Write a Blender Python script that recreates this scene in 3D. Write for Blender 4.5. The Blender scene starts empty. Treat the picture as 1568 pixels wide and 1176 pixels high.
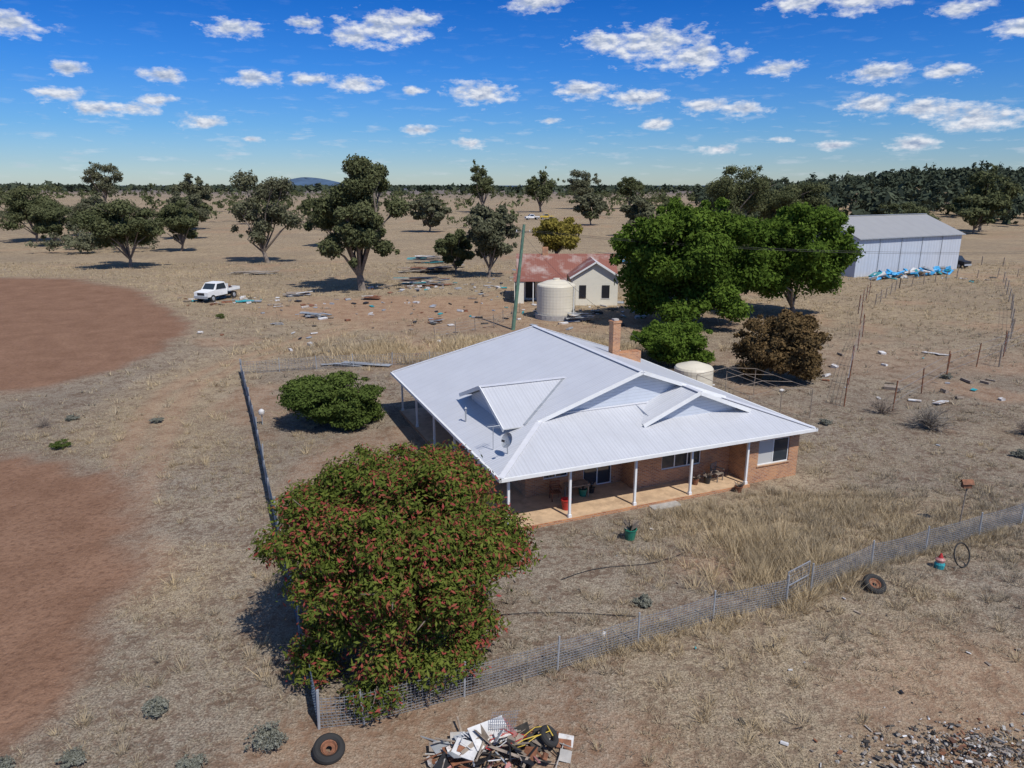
import bpy, math, random
import numpy as np
from mathutils import Vector, Matrix
random.seed(4)
scene=bpy.context.scene
scene.view_settings.view_transform='Standard'
scene.view_settings.look='None'
scene.view_settings.exposure=0

# ------------------------------------------------------------------ camera
cam_d=bpy.data.cameras.new('camera'); cam=bpy.data.objects.new('camera',cam_d)
scene.collection.objects.link(cam)
cam.location=(0,0,15.5); cam.rotation_euler=(math.radians(90-15.4),0,0)
cam_d.sensor_width=36; cam_d.lens=36*1108/1568; cam_d.clip_end=30000; cam_d.clip_start=0.5
scene.camera=cam

# ------------------------------------------------------------------ light
SUN_EL=math.radians(55)
to_sun=Vector((.60,-.80,0)).normalized()*math.cos(SUN_EL)+Vector((0,0,math.sin(SUN_EL)))
sd=bpy.data.lights.new('sun','SUN'); sd.energy=4.1; sd.angle=math.radians(.53); sd.color=(1,.96,.90)
so=bpy.data.objects.new('sun',sd); scene.collection.objects.link(so)
so.rotation_euler=(-to_sun).to_track_quat('-Z','Y').to_euler(); so.location=(30,-30,60)

# ------------------------------------------------------------------ world
w=bpy.data.worlds.new('World'); scene.world=w; w.use_nodes=True
try: w.cycles.sampling_method='NONE'
except Exception: pass
nt=w.node_tree; nt.nodes.clear()
N=nt.nodes; Lk=nt.links
def vm(nt,op,a,b=None,**k):
    n=nt.nodes.new('ShaderNodeVectorMath'); n.operation=op
    for i,s in enumerate((a,b)):
        if s is None: continue
        if isinstance(s,(tuple,list)): n.inputs[i].default_value=s
        else: nt.links.new(s,n.inputs[i])
    return n.outputs['Value'] if op in('LENGTH','DOT_PRODUCT','DISTANCE') else n.outputs['Vector']
def mt(nt,op,a,b=None,c=None,clamp=False):
    n=nt.nodes.new('ShaderNodeMath'); n.operation=op; n.use_clamp=clamp
    for i,s in enumerate((a,b,c)):
        if s is None: continue
        if isinstance(s,(int,float)): n.inputs[i].default_value=s
        else: nt.links.new(s,n.inputs[i])
    return n.outputs[0]
def ramp(nt,fac,stops,interp='LINEAR'):
    n=nt.nodes.new('ShaderNodeValToRGB'); n.color_ramp.interpolation=interp
    e=n.color_ramp.elements
    while len(e)<len(stops): e.new(.5)
    for i,(p,c) in enumerate(stops):
        e[i].position=p; e[i].color=(c[0],c[1],c[2],1) if isinstance(c,(tuple,list)) else (c,c,c,1)
    nt.links.new(fac,n.inputs[0]); return n.outputs[0]
def mix(nt,fac,a,b,mode='MIX'):
    n=nt.nodes.new('ShaderNodeMix'); n.data_type='RGBA'; n.blend_type=mode
    for s,idx in ((fac,0),(a,6),(b,7)):
        if isinstance(s,(int,float)): n.inputs[idx].default_value=s
        elif isinstance(s,(tuple,list)): n.inputs[idx].default_value=(s[0],s[1],s[2],1)
        else: nt.links.new(s,n.inputs[idx])
    return n.outputs[2]
def noise(nt,vec,scale,detail=4,rough=.55,dist=0):
    n=nt.nodes.new('ShaderNodeTexNoise'); n.inputs['Scale'].default_value=scale
    n.inputs['Detail'].default_value=detail; n.inputs['Roughness'].default_value=rough
    n.inputs['Distortion'].default_value=dist
    if vec is not None: nt.links.new(vec,n.inputs['Vector'])
    return n.outputs['Fac']
tc=N.new('ShaderNodeTexCoord')
sep=N.new('ShaderNodeSeparateXYZ'); Lk.new(tc.outputs['Generated'],sep.inputs[0])
az=mt(nt,'MULTIPLY',mt(nt,'ARCTAN2',sep.outputs[0],sep.outputs[1]),57.2958)
el=mt(nt,'MULTIPLY',mt(nt,'ARCSINE',sep.outputs[2]),57.2958)
cmb=N.new('ShaderNodeCombineXYZ'); Lk.new(az,cmb.inputs[0]); Lk.new(el,cmb.inputs[1])
Pv=cmb.outputs[0]
sky=N.new('ShaderNodeTexSky'); sky.sky_type='NISHITA'; sky.sun_disc=False
sky.sun_elevation=SUN_EL; sky.sun_rotation=math.atan2(to_sun.x,to_sun.y)
sky.air_density=1.0; sky.dust_density=.4; sky.ozone_density=2.0; sky.altitude=300
elf=mt(nt,'DIVIDE',el,40,clamp=True)
tint=ramp(nt,elf,[(0,(.37,.45,.56)),(.04,(.27,.38,.55)),(.10,(.165,.33,.57)),(.20,(.080,.275,.60)),(.32,(.030,.215,.56)),(.6,(.2,.34,.6)),(1,(.44,.48,.54))])
skyc=mix(nt,1.0,sky.outputs[0],tint,'MULTIPLY')
skyc=vm(nt,'MULTIPLY',skyc,(1.9,1.9,1.9))
CL=[(-32.6,9.4,1.9,.9),(-19.5,10.2,1.5,.8),(-14.6,10.7,1.6,.5),(-8.9,10.6,3.6,1.1),(-7.6,11.2,2.2,.9),(-11.2,10.0,2.0,.6),(-18.2,7.1,1.7,.65),
(-24.3,7.0,1.4,.6),(-14.6,7.2,1.4,.5),(-11.3,7.0,1.8,.7),(-29.6,7.1,1.6,.35),(-30.5,5.6,2,.45),(-28.4,4.8,1.8,.5),(-26.5,4.9,2.2,.4),(-22.1,4.2,2,.4),(-24.7,5.5,1,.5),
(-18.8,3.1,.8,.25),(-7,6.6,1,.4),(-2.4,6.5,2.7,.9),(10.0,9.7,3.6,1.5),(13.3,8.7,3.2,1.1),(6.6,9.9,2.3,.8),(18.7,7.7,1.6,.65),(5.2,6.7,2.6,.65),(9.3,6.1,2.8,.6),
(10.9,4.3,1.8,.4),(14.0,5.5,2.0,.5),(16.7,5.2,2.3,.5),(2.7,4.6,.9,.25),(-6.8,3.9,1.4,.35),(-3.1,3.0,2.0,.3),(19.5,11.7,2.4,.6),(23.5,11.5,3,.7),(1.5,12.4,2.6,.6),
(25.2,7.1,2.1,.75),(29.3,7.0,1.7,.6),(25,5.2,2.4,.7),(28.5,4.8,2.4,.7),(31.2,4.1,3.0,1.0),(32.9,9.2,1.5,.8),(29.3,10.5,1.8,.5),(19.4,3.1,.7,.25),
(23,2.6,1.4,.25),(15.1,2.5,1.7,.25),(27.8,2.6,2.2,.3),(-50,8,4,1.2),(50,9,5,1.3),(-42,10.5,3.5,1)]
Ps=vm(nt,'MULTIPLY',Pv,(.70,1.55,1))
n1=noise(nt,Ps,1.0,5,.62)
n1b=noise(nt,vm(nt,'ADD',Ps,(.08,.42,0)),1.0,3,.6)
Pq=vm(nt,'MULTIPLY',Pv,(1,3.2,0))
D=None
for (a,e,cw,ch) in CL:
    l=mt(nt,'DIVIDE',vm(nt,'DISTANCE',Pq,(a,e*3.2,0)),(cw+ch*3.2)/2*1.15)
    D=l if D is None else mt(nt,'MINIMUM',D,l)
fld=mt(nt,'ADD',mt(nt,'SUBTRACT',.90,D),mt(nt,'MULTIPLY',mt(nt,'SUBTRACT',n1,.5),2.5))
alpha=mt(nt,'DIVIDE',fld,.65,clamp=True)
Pb=vm(nt,'MULTIPLY',Pv,(.42,2.1,1))
nb=noise(nt,Pb,1.0,4,.6)
band=ramp(nt,mt(nt,'DIVIDE',el,12,clamp=True),[(0,0),(.05,.6),(.2,1),(.35,.75),(.6,.25),(1,.12)])
a2=mt(nt,'MULTIPLY',mt(nt,'MULTIPLY',mt(nt,'SUBTRACT',nb,.55),4.5,clamp=True),band)
alpha=mt(nt,'MAXIMUM',mt(nt,'MULTIPLY',alpha,.93),mt(nt,'MULTIPLY',a2,.5))
rel=mt(nt,'MULTIPLY_ADD',mt(nt,'SUBTRACT',n1,n1b),3.6,.52,clamp=True)
thick=mt(nt,'MULTIPLY',mt(nt,'SUBTRACT',fld,.3),1.2,clamp=True)
shade=mt(nt,'MULTIPLY',mt(nt,'SUBTRACT',1.0,rel),mt(nt,'ADD',thick,.5),clamp=True)
ccol=mix(nt,shade,(8.2,8.4,8.9),(3.0,3.8,5.4))
fin=mix(nt,alpha,skyc,ccol)
bg=N.new('ShaderNodeBackground'); bg.inputs[1].default_value=.1; Lk.new(fin,bg.inputs[0])
wo=N.new('ShaderNodeOutputWorld'); Lk.new(bg.outputs[0],wo.inputs[0])

# ------------------------------------------------------------------ materials
def newmat(name):
    m=bpy.data.materials.new(name); m.use_nodes=True; t=m.node_tree; t.nodes.clear()
    o=t.nodes.new('ShaderNodeOutputMaterial'); b=t.nodes.new('ShaderNodeBsdfPrincipled')
    t.links.new(b.outputs[0],o.inputs[0]); return m,t,b,o
def objc(t): return t.nodes.new('ShaderNodeTexCoord').outputs['Object']
def bump(t,b,h,st,dist=.02):
    n=t.nodes.new('ShaderNodeBump'); n.inputs['Strength'].default_value=st; n.inputs['Distance'].default_value=dist
    t.links.new(h,n.inputs['Height']); t.links.new(n.outputs[0],b.inputs['Normal'])
def simple(name,col,rough=.6,metal=0,var=.15,sc=3,dirt=None):
    m,t,b,o=newmat(name); c=objc(t)
    n=noise(t,c,sc,3,.6)
    lo=tuple(x*(1-var) for x in col); hi=tuple(min(1,x*(1+var)) for x in col)
    cc=ramp(t,n,[(.3,lo),(.7,hi)])
    if dirt:
        n2=noise(t,c,sc*.7,5,.7); cc=mix(t,ramp(t,n2,[(.5,0),(.62,1)]),cc,dirt)
    t.links.new(cc,b.inputs['Base Color']); b.inputs['Roughness'].default_value=rough; b.inputs['Metallic'].default_value=metal
    return m
def ribbed(name,col,axis,pitch=.19,rust=None,rough=.42,depth=.02,tint=.86,metal=0.0):
    m,t,b,o=newmat(name); c=objc(t)
    s=t.nodes.new('ShaderNodeSeparateXYZ'); t.links.new(c,s.inputs[0])
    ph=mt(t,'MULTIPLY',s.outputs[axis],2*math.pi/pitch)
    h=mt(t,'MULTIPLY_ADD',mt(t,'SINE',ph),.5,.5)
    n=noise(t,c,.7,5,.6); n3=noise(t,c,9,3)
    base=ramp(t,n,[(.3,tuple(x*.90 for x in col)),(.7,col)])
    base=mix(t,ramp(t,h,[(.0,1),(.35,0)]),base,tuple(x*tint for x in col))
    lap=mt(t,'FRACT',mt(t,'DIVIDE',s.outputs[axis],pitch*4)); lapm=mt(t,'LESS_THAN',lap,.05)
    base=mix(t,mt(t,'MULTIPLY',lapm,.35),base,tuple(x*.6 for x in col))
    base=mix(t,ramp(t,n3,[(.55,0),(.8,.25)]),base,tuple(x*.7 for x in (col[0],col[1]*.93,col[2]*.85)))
    if rust:
        nr=noise(t,c,.55,6,.65); base=mix(t,ramp(t,nr,[(.30,.2),(.52,.97)]),base,rust)
    t.links.new(base,b.inputs['Base Color']); b.inputs['Roughness'].default_value=rough; b.inputs['Metallic'].default_value=metal
    bump(t,b,h,.5,depth); return m
def brickmat(name):
    m,t,b,o=newmat(name); c=objc(t)
    s=t.nodes.new('ShaderNodeSeparateXYZ'); t.links.new(c,s.inputs[0])
    xy=mt(t,'ADD',s.outputs[0],s.outputs[1]); cb=t.nodes.new('ShaderNodeCombineXYZ')
    t.links.new(xy,cb.inputs[0]); t.links.new(s.outputs[2],cb.inputs[1])
    br=t.nodes.new('ShaderNodeTexBrick'); t.links.new(cb.outputs[0],br.inputs[0])
    br.inputs['Scale'].default_value=1; br.inputs['Brick Width'].default_value=.24; br.inputs['Row Height'].default_value=.086
    br.inputs['Mortar Size'].default_value=.010; br.inputs['Color1'].default_value=(.50,.22,.09,1); br.inputs['Color2'].default_value=(.26,.095,.045,1)
    br.inputs['Mortar'].default_value=(.42,.36,.28,1); br.inputs['Bias'].default_value=0
    n=noise(t,c,1.3,4); cc=mix(t,ramp(t,n,[(.35,0),(.7,.45)]),br.outputs[0],(.58,.31,.15))
    t.links.new(cc,b.inputs['Base Color']); b.inputs['Roughness'].default_value=.85
    bump(t,b,br.outputs[1],-.4,.01); return m
def boardmat(name,col):
    m,t,b,o=newmat(name); c=objc(t); s=t.nodes.new('ShaderNodeSeparateXYZ'); t.links.new(c,s.inputs[0])
    f=mt(t,'FRACT',mt(t,'DIVIDE',s.outputs[2],.17)); cc=mix(t,ramp(t,f,[(0,1),(.14,0)]),col,tuple(x*.6 for x in col))
    cc=mix(t,ramp(t,noise(t,c,2,5),[(.5,0),(.8,.3)]),cc,tuple(x*.75 for x in col))
    t.links.new(cc,b.inputs['Base Color']); b.inputs['Roughness'].default_value=.5; bump(t,b,f,.4,.02); return m
def foliage(name,c1,c2,trans=.25,flower=None):
    m,t,b,o=newmat(name); t.nodes.remove(b); b=t.nodes.new('ShaderNodeBsdfDiffuse')
    a=t.nodes.new('ShaderNodeAttribute'); a.attribute_name='tint'
    s=t.nodes.new('ShaderNodeSeparateColor'); t.links.new(a.outputs['Color'],s.inputs[0])
    cc=mix(t,s.outputs[0],c1,c2)
    if flower: cc=mix(t,s.outputs[1],cc,flower)
    cc=mix(t,s.outputs[2],cc,(.16,.12,.05))
    t.links.new(cc,b.inputs['Color'])
    tr=t.nodes.new('ShaderNodeBsdfTranslucent'); t.links.new(cc,tr.inputs[0])
    mx=t.nodes.new('ShaderNodeMixShader'); mx.inputs[0].default_value=trans
    t.links.new(b.outputs[0],mx.inputs[1]); t.links.new(tr.outputs[0],mx.inputs[2]); t.links.new(mx.outputs[0],o.inputs[0])
    return m
M={}
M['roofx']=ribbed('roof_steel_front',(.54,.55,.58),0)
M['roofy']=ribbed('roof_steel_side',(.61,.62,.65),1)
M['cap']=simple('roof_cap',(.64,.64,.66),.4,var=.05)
M['brick']=brickmat('brick')
M['board']=boardmat('weatherboard',(.56,.60,.66))
M['white']=simple('white_paint',(.78,.78,.76),.45,var=.05)
M['soffit']=simple('soffit',(.5,.5,.48),.6,var=.05)
M['creamboard']=boardmat('cream_weatherboard',(.80,.76,.64))
M['deck']=simple('terracotta_deck',(.54,.38,.235),.7,var=.16,sc=2.2,dirt=(.42,.29,.18))
M['dark']=simple('dark_opening',(.015,.015,.018),.5)
m,t,b,o=newmat('window_glass'); b.inputs['Base Color'].default_value=(.03,.04,.05,1); b.inputs['Roughness'].default_value=.06; b.inputs['Specular IOR Level'].default_value=.8; M['glass']=m
m,t,b,o=newmat('blind_glass'); b.inputs['Base Color'].default_value=(.5,.5,.48,1); b.inputs['Roughness'].default_value=.12; M['blind']=m
M['galv']=simple('galvanised_steel',(.42,.44,.46),.5,metal=.35,var=.15)
M['wire']=simple('fence_wire',(.27,.28,.30),.5,metal=.2)
M['bluewire']=simple('weathered_mesh',(.13,.17,.22),.6)
M['rustm']=simple('rusty_steel',(.22,.09,.045),.8,var=.5,sc=4,dirt=(.10,.05,.03))
M['rubber']=simple('tyre_rubber',(.025,.024,.023),.85)
M['bark']=simple('bark',(.19,.155,.125),.9,var=.4,sc=2)
M['palebark']=simple('pale_bark',(.30,.26,.21),.9,var=.4,sc=1.5)
M['wood']=simple('weathered_timber',(.26,.21,.165),.9,var=.35,sc=4)
M['greenpole']=simple('green_painted_pole',(.11,.20,.14),.7,var=.2)
M['tankc']=ribbed('cream_tank',(.70,.64,.51),2,.35,depth=.01,tint=.96,rough=.5)
M['concrete']=simple('concrete',(.38,.36,.33),.9,var=.2)
M['rust_roof']=ribbed('rusty_roof',(.46,.38,.34),0,.3,rust=(.22,.075,.05),rough=.7,depth=.02)
M['rust_roof2']=ribbed('rusty_wing_roof',(.50,.44,.41),1,.3,rust=(.23,.08,.055),rough=.7,depth=.02)
M['shedroof']=ribbed('shed_roof',(.36,.355,.34),0,.8,depth=.03,tint=.88)
M['shedwall']=ribbed('shed_wall',(.52,.56,.62),0,.8,depth=.03,tint=.85)
M['red']=simple('red_plastic',(.42,.03,.025),.4)
M['green']=simple('green_plastic',(.02,.18,.12),.4)
M['teal']=simple('teal_tarp',(.03,.30,.33),.5,var=.3)
M['blue']=simple('blue_tarp',(.05,.33,.62),.5,var=.4,sc=2)
M['black']=simple('black_plastic',(.02,.02,.022),.5)
M['yellow']=simple('yellow_hose',(.6,.42,.06),.5)
M['pink']=simple('pink_paint',(.45,.20,.18),.5)
M['rock']=simple('rubble_stone',(.25,.22,.19),.9,var=.5,sc=1.3)
M['skin_white']=simple('dirty_white_sheet',(.62,.61,.60),.6,var=.2,sc=2,dirt=(.35,.28,.22))
M['char']=simple('burnt_scrap',(.05,.045,.04),.9,var=.5)

# ------------------------------------------------------------------ mesh helpers
class MB:
    def __init__(s): s.v=[]; s.f=[]; s.m=[]; s.mats=[]
    def mi(s,k):
        if k not in s.mats: s.mats.append(k)
        return s.mats.index(k)
    def poly(s,pts,k):
        i=len(s.v); s.v+= [tuple(p) for p in pts]; s.f.append(tuple(range(i,i+len(pts)))); s.m.append(s.mi(k))
    def slab(s,pts,k,th=.04,k2=None):
        s.poly(pts,k); n=len(pts); lo=[(p[0],p[1],p[2]-th) for p in pts]
        s.poly(lo[::-1],k2 or k)
        for i in range(n):
            j=(i+1)%n; s.poly([pts[j],pts[i],lo[i],lo[j]],k2 or k)
    def box(s,a,b,k):
        x0,y0,z0=a; x1,y1,z1=b
        P=[(x0,y0,z0),(x1,y0,z0),(x1,y1,z0),(x0,y1,z0),(x0,y0,z1),(x1,y0,z1),(x1,y1,z1),(x0,y1,z1)]
        for q in ((0,3,2,1),(4,5,6,7),(0,1,5,4),(1,2,6,5),(2,3,7,6),(3,0,4,7)): s.poly([P[i] for i in q],k)
    def obox(s,c,size,R,k):
        i=[Vector((sx*size[0]/2,sy*size[1]/2,sz*size[2]/2)) for sz in(-1,1) for sx,sy in((-1,-1),(1,-1),(1,1),(-1,1))]
        P=[tuple(Vector(c)+R@p) for p in i]
        for q in ((0,3,2,1),(4,5,6,7),(0,1,5,4),(1,2,6,5),(2,3,7,6),(3,0,4,7)): s.poly([P[j] for j in q],k)
    def beam(s,p,q,w,h,k):
        p=Vector(p);q=Vector(q);d=q-p;L=d.length
        if L<1e-5:return
        R=d.to_track_quat('X','Z').to_matrix(); s.obox((p+q)/2,(L,w,h),R,k)
    def cone(s,p,q,r0,r1,k,n=10,cap=True):
        p=Vector(p);q=Vector(q);R=(q-p).to_track_quat('Z','Y').to_matrix()
        A=[];B=[]
        for i in range(n):
            a=2*math.pi*i/n; u=Vector((math.cos(a),math.sin(a),0))
            A.append(tuple(p+R@(u*r0)));B.append(tuple(q+R@(u*r1)))
        for i in range(n):
            j=(i+1)%n; s.poly([A[i],A[j],B[j],B[i]],k)
        if cap: s.poly(A[::-1],k); s.poly(B,k)
    def tube(s,pts,r,k,n=5):
        for a,b in zip(pts[:-1],pts[1:]): s.cone(a,b,r,r,k,n,False)
    def lathe(s,prof,c,k,n=20,R=None):
        R=R or Matrix.Identity(3); rings=[]
        for r,z in prof: rings.append([tuple(Vector(c)+R@Vector((r*math.cos(2*math.pi*i/n),r*math.sin(2*math.pi*i/n),z))) for i in range(n)])
        for a,b in zip(rings[:-1],rings[1:]):
            for i in range(n):
                j=(i+1)%n; s.poly([a[i],a[j],b[j],b[i]],k)
    def make(s,name,parent=None,loc=(0,0,0),rot=0):
        me=bpy.data.meshes.new(name); me.from_pydata(s.v,[],s.f)
        for k in s.mats: me.materials.append(M[k])
        me.polygons.foreach_set('material_index',s.m); me.update()
        ob=bpy.data.objects.new(name,me); scene.collection.objects.link(ob)
        ob.location=loc; ob.rotation_euler=(0,0,rot)
        if parent: ob.parent=parent
        return ob
def empty(name,loc=(0,0,0),rot=0):
    e=bpy.data.objects.new(name,None); scene.collection.objects.link(e); e.location=loc; e.rotation_euler=(0,0,rot); e.empty_display_size=.5
    return e
def npmesh(name,V,k,mat,col=None,parent=None,loc=(0,0,0)):
    n=len(V)//k; me=bpy.data.meshes.new(name)
    me.vertices.add(len(V)); me.vertices.foreach_set('co',np.ascontiguousarray(V,dtype=np.float32).ravel())
    me.loops.add(len(V)); me.loops.foreach_set('vertex_index',np.arange(len(V),dtype=np.int32))
    me.polygons.add(n); me.polygons.foreach_set('loop_start',np.arange(0,len(V),k,dtype=np.int32))
    try: me.polygons.foreach_set('loop_total',np.full(n,k,dtype=np.int32))
    except Exception: pass
    if col is not None:
        a=me.color_attributes.new('tint','FLOAT_COLOR','POINT'); c4=np.ones((len(V),4),dtype=np.float32); c4[:,:3]=np.repeat(col,k,axis=0)
        a.data.foreach_set('color',c4.ravel())
    me.materials.append(mat); me.update(calc_edges=True)
    ob=bpy.data.objects.new(name,me); scene.collection.objects.link(ob); ob.location=loc
    if parent: ob.parent=parent
    return ob
_g={}
def vn(x,y,sc,seed=0):
    if seed not in _g: _g[seed]=np.random.default_rng(seed+100).random((64,64))
    g=_g[seed]; x=np.asarray(x)/sc;y=np.asarray(y)/sc; xi=np.floor(x).astype(int);yi=np.floor(y).astype(int)
    fx=x-xi;fy=y-yi; fx=fx*fx*(3-2*fx);fy=fy*fy*(3-2*fy)
    a=g[xi%64,yi%64];b=g[(xi+1)%64,yi%64];c=g[xi%64,(yi+1)%64];d=g[(xi+1)%64,(yi+1)%64]
    return (a*(1-fx)+b*fx)*(1-fy)+(c*(1-fx)+d*fx)*fy
def fbm(x,y,sc,seed=0): return .5*vn(x,y,sc,seed)+.3*vn(x,y,sc*.45,seed+1)+.2*vn(x,y,sc*.2,seed+2)
def sdpoly(x,y,P):
    x=np.asarray(x,float);y=np.asarray(y,float); d=np.full(x.shape,1e9); ins=np.zeros(x.shape,bool)
    n=len(P)
    for i in range(n):
        x0,y0=P[i];x1,y1=P[(i+1)%n]; ex,ey=x1-x0,y1-y0
        t=np.clip(((x-x0)*ex+(y-y0)*ey)/(ex*ex+ey*ey+1e-9),0,1)
        d=np.minimum(d,np.hypot(x-x0-t*ex,y-y0-t*ey))
        c=((y0>y)!=(y1>y))&(x<(x1-x0)*(y-y0)/((y1-y0)+1e-12)+x0); ins^=c
    return np.where(ins,-d,d)
def sdline(x,y,P):
    d=np.full(np.shape(x),1e9)
    for (x0,y0),(x1,y1) in zip(P[:-1],P[1:]):
        ex,ey=x1-x0,y1-y0; t=np.clip(((x-x0)*ex+(y-y0)*ey)/(ex*ex+ey*ey+1e-9),0,1)
        d=np.minimum(d,np.hypot(x-x0-t*ex,y-y0-t*ey))
    return d
def sst(a,b,x): t=np.clip((x-a)/(b-a),0,1); return t*t*(3-2*t)
def rr(a,b_): return random.uniform(a,b_)

# ------------------------------------------------------------------ ground
HA=(-.494,30.0); TH=math.radians(22.5); ct,st_=math.cos(TH),math.sin(TH)
def loc2w(x,y): return (HA[0]+x*ct-y*st_, HA[1]+x*st_+y*ct)
PL1=[(-140,128),(-88,126),(-73.5,123),(-59.7,113),(-44.8,94.4),(-37.8,82.8),(-34.5,72),(-34.4,61.2),(-36.3,55.9),(-39.1,53.1),(-75,50),(-140,60)]
PL2=[(-60,42),(-30.2,40),(-25.7,39),(-20.9,36.1),(-17.4,31.5),(-16.1,28.3),(-15.2,24.7),(-14.2,21.5),(-14,18.9),(-15.5,15),(-17,5),(-60,5)]
TR=[(-19.5,33),(-21.9,40),(-24.5,47.5),(-26.1,54),(-25.2,62.4),(-21,74),(-15,89),(0,110)]
HP=[loc2w(-.6,-.5),loc2w(18.6,-.5),loc2w(18.6,21),loc2w(-.6,21)]
def hz(x,y):
    r=np.maximum(y,1.)
    h=17*sst(240,620,y)*sst(.16,.62,x/r)+5*sst(150,420,y)*sst(.3,.75,-x/r)
    return h*(1-sst(1200,2400,y))
def masks(x,y):
    n=(fbm(x,y,6,1)-.5)*3.2+(fbm(x,y,1.2,5)-.5)*1.6
    pl=np.maximum(1-sst(-1.3,1.2,sdpoly(x,y,PL1)+n),1-sst(-1.,1.2,sdpoly(x,y,PL2)+n))
    d=sdline(x,y,TR); tr=(1-sst(.2,1.2,np.abs(d-.95)+n*.35))*.55
    e=((x+15)/20)**2+((y-93)/12)**2; red=(1-sst(.3,1.25,e+n*.16))*.85
    e2=((x-3)/26)**2+((y-84)/9)**2; red=np.maximum(red,(1-sst(.3,1.3,e2+n*.16))*.5)
    e3=((x+8.5)/4)**2+((y-38)/7)**2; red=np.maximum(red,(1-sst(.3,1.3,e3+n*.3))*.5)
    e4=((x+1)/7)**2+((y-16.5)/3)**2; red=np.maximum(red,(1-sst(.3,1.3,e4+n*.3))*.5)
    e5=((x-34)/20)**2+((y-64)/6)**2; red=np.maximum(red,(1-sst(.3,1.3,e5+n*.15))*.3)
    e8=((x-15)/6)**2+((y-18)/5)**2; red=np.maximum(red,(1-sst(.2,1.3,e8+n*.4))*.5)
    red=np.maximum(red,sst(.60,.78,fbm(x,y,9,50))*.55)
    bare=np.maximum(tr,red)
    e6=((x-15)/9)**2+((y-31.5)/4.5)**2; gold=(1-sst(.3,1.3,e6+n*.15))*.8
    gold=np.maximum(gold,sst(45,100,y)*.95)
    d2=(1-sst(2.,7.,d+n))*.85*sst(36,44,y); gold=np.maximum(gold,d2)
    e7=((x+2)/16)**2+((y-68)/6)**2; gold=np.maximum(gold,(1-sst(.4,1.3,e7+n*.2)))
    gold=np.maximum(gold,sst(.52,.72,fbm(x,y,14,55))*.55)
    return pl,bare*(1-pl),gold*(1-pl)
def axis(a0,a1,step,far,g=1.09):
    v=list(np.arange(a0,a1+1e-6,step)); s=step;x=a1
    while x<far: s*=g; x+=s; v.append(x)
    return v
ys=axis(8,110,.45,14000,1.075)
s=.45;x=8;lo=[]
while x>-300: s*=1.3; x-=s; lo.append(x)
ys=np.array(lo[::-1]+ys)
xp=axis(0,42,.45,12000,1.085); xs=np.array([-q for q in xp[:0:-1]]+xp)
X,Y=np.meshgrid(xs,ys); Z=hz(X,Y)
near=(1-sst(60,100,np.abs(Y)))
Z=Z+near*((fbm(X,Y,2.2,20)-.5)*.10)*sst(0,2,sdpoly(X,Y,HP))
nx,ny=len(xs),len(ys)
V=np.stack([X,Y,Z],-1).reshape(-1,3)
idx=np.arange(nx*ny).reshape(ny,nx)
F=np.stack([idx[:-1,:-1],idx[:-1,1:],idx[1:,1:],idx[1:,:-1]],-1).reshape(-1,4)
me=bpy.data.meshes.new('ground'); me.vertices.add(len(V)); me.vertices.foreach_set('co',V.astype(np.float32).ravel())
me.loops.add(F.size); me.loops.foreach_set('vertex_index',F.astype(np.int32).ravel())
me.polygons.add(len(F)); me.polygons.foreach_set('loop_start',np.arange(0,F.size,4,dtype=np.int32))
try: me.polygons.foreach_set('loop_total',np.full(len(F),4,dtype=np.int32))
except Exception: pass
a=me.color_attributes.new('mask','FLOAT_COLOR','POINT'); pl,ba,go=masks(X,Y)
c4=np.stack([pl,ba,go,np.ones_like(pl)],-1).astype(np.float32); a.data.foreach_set('color',c4.ravel())
me.update(calc_edges=True)
me.polygons.foreach_set('use_smooth',np.ones(len(F),bool))
gm,t,b,o=newmat('dry_paddock'); c=objc(t)
at=t.nodes.new('ShaderNodeAttribute'); at.attribute_name='mask'
sp=t.nodes.new('ShaderNodeSeparateColor'); t.links.new(at.outputs['Color'],sp.inputs[0])
nA=noise(t,c,.11,3,.6); nB=noise(t,c,.8,4,.68); nC=noise(t,c,3.6,4,.72); nD=noise(t,c,.012,3,.6); nE=noise(t,c,15,2,.75); nF=noise(t,c,.035,4,.65)
soil=ramp(t,nB,[(.3,(.150,.104,.075)),(.7,(.235,.170,.125))])
grass=ramp(t,nA,[(.3,(.235,.202,.160)),(.5,(.295,.250,.195)),(.72,(.355,.298,.22))])
gold=ramp(t,nA,[(.3,(.37,.285,.175)),(.7,(.50,.385,.24))])
gr=mix(t,sp.outputs[2],grass,gold)
gr=mix(t,ramp(t,nF,[(.40,.45),(.54,0)]),gr,(.24,.195,.14))
cover=ramp(t,mt(t,'ADD',mt(t,'MULTIPLY',nC,.6),mt(t,'MULTIPLY',nB,.4)),[(.43,0),(.54,1)])
soil=mix(t,mt(t,'MULTIPLY',sp.outputs[2],.6),soil,(.32,.235,.15))
base=mix(t,cover,soil,gr)
base=mix(t,ramp(t,nE,[(.38,.75),(.52,0)]),base,(.10,.076,.054))
base=mix(t,mt(t,'MULTIPLY',ramp(t,nE,[(.56,0),(.70,.75)]),cover),base,(.52,.44,.34))
redc=ramp(t,nB,[(.3,(.28,.155,.09)),(.7,(.42,.265,.17))])
base=mix(t,mt(t,'MULTIPLY',sp.outputs[1],ramp(t,nC,[(.35,1),(.7,.4)])),base,redc)
plc=ramp(t,noise(t,c,.35,4,.7),[(.3,(.19,.104,.064)),(.7,(.285,.168,.108))])
plc=mix(t,ramp(t,nC,[(.35,.6),(.52,0)]),plc,(.12,.062,.038))
plc=mix(t,ramp(t,nE,[(.58,0),(.72,.6)]),plc,(.37,.24,.165))
base=mix(t,sp.outputs[0],base,plc)
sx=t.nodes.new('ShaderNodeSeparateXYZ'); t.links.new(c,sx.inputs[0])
far=mt(t,'MULTIPLY',mt(t,'SUBTRACT',sx.outputs[1],700),1/800,clamp=True)
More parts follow.
